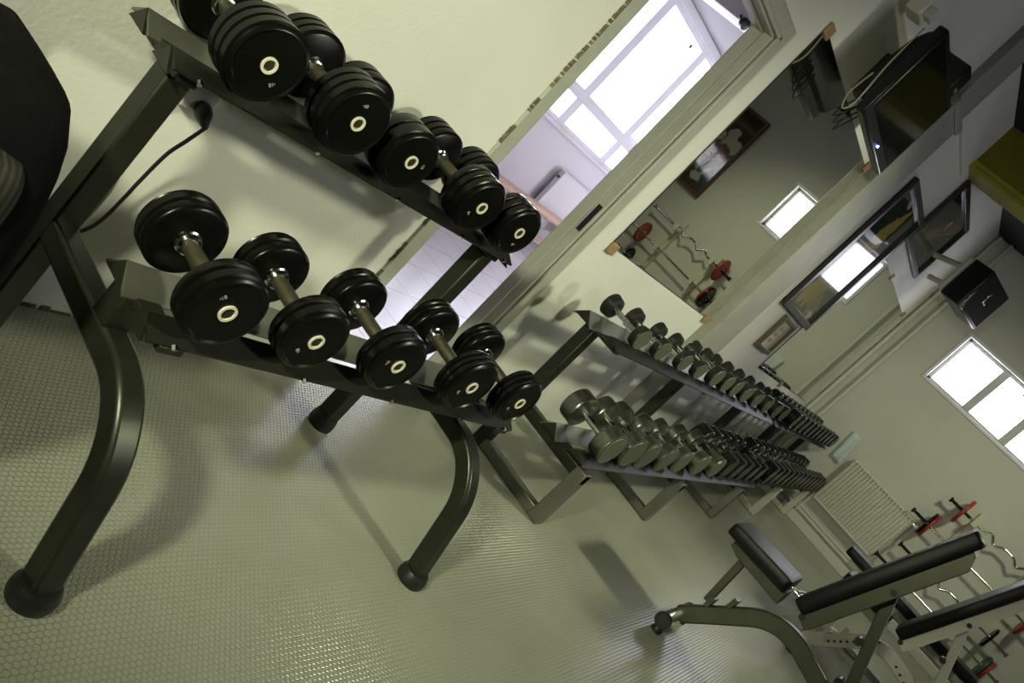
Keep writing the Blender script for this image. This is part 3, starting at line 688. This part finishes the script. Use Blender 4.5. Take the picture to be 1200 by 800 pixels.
for k, z_ in enumerate((.135, .175)):
    q = MB(); q.tube([(LX-.05, -.06, z_), (LX-.05, -4.4, z_)], .013, 10); struct(q.build('trim_%d' % (9+k), 'pipe'))

# pale cloth hanging by the corner
cl = MB(); n = 9; vs = []; fs = []
for i in range(n):
    z_ = .74+.34*i/(n-1)
    for j in range(6):
        y_ = -.62+.11*j/5; vs.append((LX-.012-.006*math.sin(j*1.7+i*.3)-.004, y_-.035*(1-i/(n-1)), z_))
for i in range(n-1):
    for j in range(5): fs.append((i*6+j, i*6+j+1, (i+1)*6+j+1, (i+1)*6+j))
cl.add(vs, fs); o = cl.build('cleaning_cloth', 'towel'); md = o.modifiers.new('solid', 'SOLIDIFY'); md.thickness = .006
tag(o, 'pale blue cloth hanging on the far wall behind the black dumbbells', 'cloth')

# ------------------------------------------------------------------ television on wall arm
tv = empty('television', 'black flat television hung high on the wall above the mirror', 'television', (4.09, -.235, 2.16))
sb = MB(); n = 10; pts = []
W_, H_ = .78, .465
MB().box((-W_/2, -.035, 0), (W_/2, .02, H_)).build('shell', 'tvgrey', tv, bevel=.012)
bc = MB(); bc.prism([(.015, .05), (.05, .07), (.08, .14), (.085, .25), (.07, .36), (.04, .42), (.015, .445)], -W_/2+.02, W_/2-.02, 'yz'); bc.build('back_housing', 'tvgrey', tv, bevel=.01)
MB().box((-W_/2+.03, -.0375, .055), (W_/2-.03, -.034, H_-.03)).build('screen', 'screen', tv, smooth=False)
MB().cyl((.04, -.034, .028), (.04, -.040, .028), .006, 12).build('standby_light', 'led', tv)
q = MB(); q.box((-.06, .08, .16), (.06, .20, .26)); q.box((-.05, .19, .14), (.05, .235, .36)); q.build('wall_arm', 'plastic_black', tv, bevel=.004)
q = MB(); q.tube(catmull([(-.372, .06, .42), (-.385, .055, .32), (-.40, .045, .20), (-.405, .03, .08), (-.395, .03, .0), (-.38, .06, -.03), (-.372, .09, .04), (-.368, .08, .16)]), .0042, 8); q.build('cream_cable', 'cable_cream', tv)
for k in range(3): MB().tube(catmull([(-.30+.07*k, .06, .08), (-.33+.06*k, .08, -.01), (-.29+.06*k, .10, -.06-.012*k), (-.23+.05*k, .09, .0), (-.22+.05*k, .07, .07)]), .0035, 8).build('hanging_cable', 'cord', tv)
sc = tag(MB().box((-.055, -.08, 0), (.055, 0, .09)).build('socket_box', 'socket', bevel=.008, loc=(3.80, -.02, 2.62)), 'white double socket box on the wall above the television', 'socket')
MB().box((-.03, -.12, .02), (.03, -.08, .07)).build('plug', 'trim', sc, bevel=.005)
mb_ = tag(MB().box((-.07, -.15, 0), (.07, 0, .17)).build('media_box', 'plastic_black', bevel=.01, loc=(4.66, 0, 2.70)), 'small black box on the wall right of the television', 'box')
MB().box((.0, -.153, .05), (.04, -.149, .07)).build('indicator', 'woodclip', mb_)

cl_ = empty('ceiling_light', 'small round ceiling light beyond the yellow beam, glinting in the mirror', 'ceiling light', (7.95, -2.25, CZ-.09))
MB().lathe((0, 0, .0), (0, 0, 1), [(.02, .10), (.03, .12), (.09, .12)], 28).build('housing', 'upvc', cl_)
M['lamp'] = emit('lit_diffuser', (.9, .82, 1), 14)
MB().lathe((0, 0, 0), (0, 0, 1), [(0, .0), (.0, .085), (.012, .10), (.022, .10)], 28).build('diffuser', 'lamp', cl_)
# ------------------------------------------------------------------ speaker near the corner
sp = empty('loudspeaker', 'black box speaker on a pale bracket high in the far corner', 'speaker', (7.9, -.50, 2.41), R(-20))
q = MB(); q.box((-.25, -.10, 0), (.25, .10, .38)); q.build('cabinet', 'plastic_black', sp, bevel=.012)
q = MB(); q.prism([(-.23, .02), (.23, .02), (.23, .36), (-.23, .36)], -.108, -.098, 'xz'); q.build('grille', 'tvgrey', sp, bevel=.004)
q = MB(); q.prism([(-.245, .005), (-.16, .005), (-.20, .05), (-.235, .17), (-.245, .17)], -.114, -.100, 'xz'); q.build('silver_corner', 'steel', sp, bevel=.002)
q = MB(); q.box((-.04, -.116, .17), (-.02, -.106, .27)); q.box((-.02, -.116, .17), (.03, -.106, .185)); q.build('silver_emblem', 'steel', sp, bevel=.002)
q = MB(); q.box((-.29, .10, .02), (-.12, .13, .36)); q.cyl((-.20, .12, .28), (-.20, .42, .22), .026, 14); q.cyl((-.20, .12, .08), (-.20, .30, .05), .024, 14); q.build('bracket_arm', 'pipe', sp, bevel=.003)

# ------------------------------------------------------------------ socket, plug and cable by the near rack
ws = tag(MB().box((-.043, -.040, -.043), (.043, 0, .043)).build('power_socket', 'socket', bevel=.008, loc=(1.290, 0, .722)), 'white surface wall socket under the near rack upper tier', 'socket')
q = MB().lathe((1.300, -.040, .705), (.0, -1, -.5), [(0, .018), (.010, .021), (.026, .021), (.042, .014), (.062, .006)], 20).build('power_plug', 'cord')
tag(q, 'black plug with cable pushed into the white wall socket', 'plug')
pts = [(1.300, -.094, .678), (1.290, -.084, .625), (1.285, -.066, .565), (1.290, -.045, .465), (1.293, -.036, .41), (1.287, -.030, .323), (1.262, -.027, .27), (1.19, -.025, .19), (1.10, -.03, .11), (1.0, -.05, .03), (.9, -.07, .009), (.7, -.09, .009)]
MB().tube(catmull(pts), .0048, 8).build('cable', 'cord', q)

# ------------------------------------------------------------------ black backpack at the near left
bg = empty('backpack', 'large black backpack standing at the left edge of the photo', 'bag', (.652, -.431, 0))
def sbox(hx, hy, h, e=3.2, n=28, m_=18):
    vs = []; fs = []
    for i in range(m_+1):
        f = -1+2*i/m_; z_ = h*.5*(1+f); k = (1-abs(f)**e*.999)**(1/e) if f > 0 else (1-abs(f)**6*.9)**(1/6)
        for j in range(n):
            a = 2*math.pi*j/n; c, s = math.cos(a), math.sin(a)
            vs.append((hx*k*math.copysign(abs(c)**(2/e), c), hy*k*math.copysign(abs(s)**(2/e), s), z_))
    for i in range(m_):
        for j in range(n): j2 = (j+1) % n; fs.append((i*n+j, i*n+j2, (i+1)*n+j2, (i+1)*n+j))
    fs += [tuple(range(n-1, -1, -1)), tuple(m_*n+j for j in range(n))]
    return vs, fs
q = MB(); q.add(*sbox(.13, .234, .822)); q.build('main_compartment', 'nylon', bg, ang=60)
q = MB(); q.add(*sbox(.06, .18, .40)); q.build('front_pocket', 'nylon', bg, loc=(-.13, 0, .06), ang=60)
q = MB(); q.add(*sbox(.07, .055, .22)); q.build('mesh_pocket', 'mesh', bg, loc=(-.03, -.185, .50), ang=60)
q = MB(); q.tube(catmull([(-.128, -.2, .45), (-.135, -.1, .62), (-.135, .1, .62), (-.128, .2, .45)]), .005, 6); q.build('zip', 'plastic_black', bg)
for s in (-1, 1):
    q = MB(); q.sweep(catmull([(.100, s*.08, .72), (.124, s*.08, .60), (.126, s*.08, .38), (.115, s*.08, .14)]), [(-.025, -.005), (.025, -.005), (.025, .005), (-.025, .005)], (0, 1, 0)); q.build('shoulder_strap', 'nylon', bg)

# ------------------------------------------------------------------ light
wd = bpy.data.worlds.new('daylight'); scn.world = wd; wd.use_nodes = True
bgn = wd.node_tree.nodes['Background']; bgn.inputs[0].default_value = (.88, .87, 1, 1); bgn.inputs[1].default_value = 9.0
def area(name, loc, target, size, power, col, portal=False, size_y=None, spread=180):
    l = bpy.data.lights.new(name, 'AREA'); l.energy = power; l.color = col; l.size = size; l.spread = R(spread)
    if size_y: l.shape = 'RECTANGLE'; l.size_y = size_y
    else: l.shape = 'DISK'
    o = bpy.data.objects.new(name, l); COL.objects.link(o); o.location = loc
    o.rotation_euler = (Vector(target)-Vector(loc)).to_track_quat('-Z', 'Y').to_euler()
    if portal: l.cycles.is_portal = True
    return o
area('window_daylight', (8.15, BY+.22, 2.0), (8.15, 0, 2.0), 3.2, 1, (1, 1, 1), True, 1.7)
area('far_window_daylight', (LX+.24, -1.22, 2.25), (0, -1.22, 2.25), 1.3, 1, (1, 1, 1), True, .57)
area('added_window_daylight', (4.3, YR-.22, 2.5), (4.3, 0, 2.5), 2.6, 1, (1, 1, 1), True, .5)  # portal of the added, unseen window
lamp = (.98, 1, .70)
def spot(name, loc, target, power, cone, blend=1, rad=.12):
    l = bpy.data.lights.new(name, 'SPOT'); l.energy = power; l.color = lamp; l.spot_size = R(cone); l.spot_blend = blend; l.shadow_soft_size = rad
    o = bpy.data.objects.new(name, l); COL.objects.link(o); o.location = loc
    o.rotation_euler = (Vector(target)-Vector(loc)).to_track_quat('-Z', 'Y').to_euler(); return o
spot('wall_lamp', (-.95, -1.25, 1.85), (2.8, -.3, .6), 350, 64, 1, .10)
spot('ceiling_lamp', (2.5, -3.0, 2.3), (1.9, -.2, .6), 165, 75, 1, .14)
spot('ceiling_lamp', (4.6, -2.7, 3.0), (4.4, -.2, .6), 270, 80, 1, .14)
spot('ceiling_lamp', (7.2, -2.3, 3.0), (8.6, -1.2, .8), 95, 110, 1, .14)
# ------------------------------------------------------------------ camera
cam = bpy.data.cameras.new('camera'); co = bpy.data.objects.new('camera', cam); COL.objects.link(co)
f = 995.4125; cam.sensor_width = 36; cam.sensor_fit = 'HORIZONTAL'; cam.lens = f/1200*36; cam.clip_start = .02
rv = Vector((.45972799, -.56286306, .68690272)); uv = Vector((-.17370884, .70154983, .6911245)); Fv = Vector((.87090494, .43705035, -.2247478))
m4 = Matrix(((rv.x, uv.x, -Fv.x, 0), (rv.y, uv.y, -Fv.y, -1.69922), (rv.z, uv.z, -Fv.z, 1.2675), (0, 0, 0, 1)))
co.matrix_world = m4; scn.camera = co
vs_ = scn.view_settings; vs_.view_transform = 'Standard'; vs_.look = 'None'; vs_.gamma = 1; vs_.use_curve_mapping = False; vs_.exposure = .1
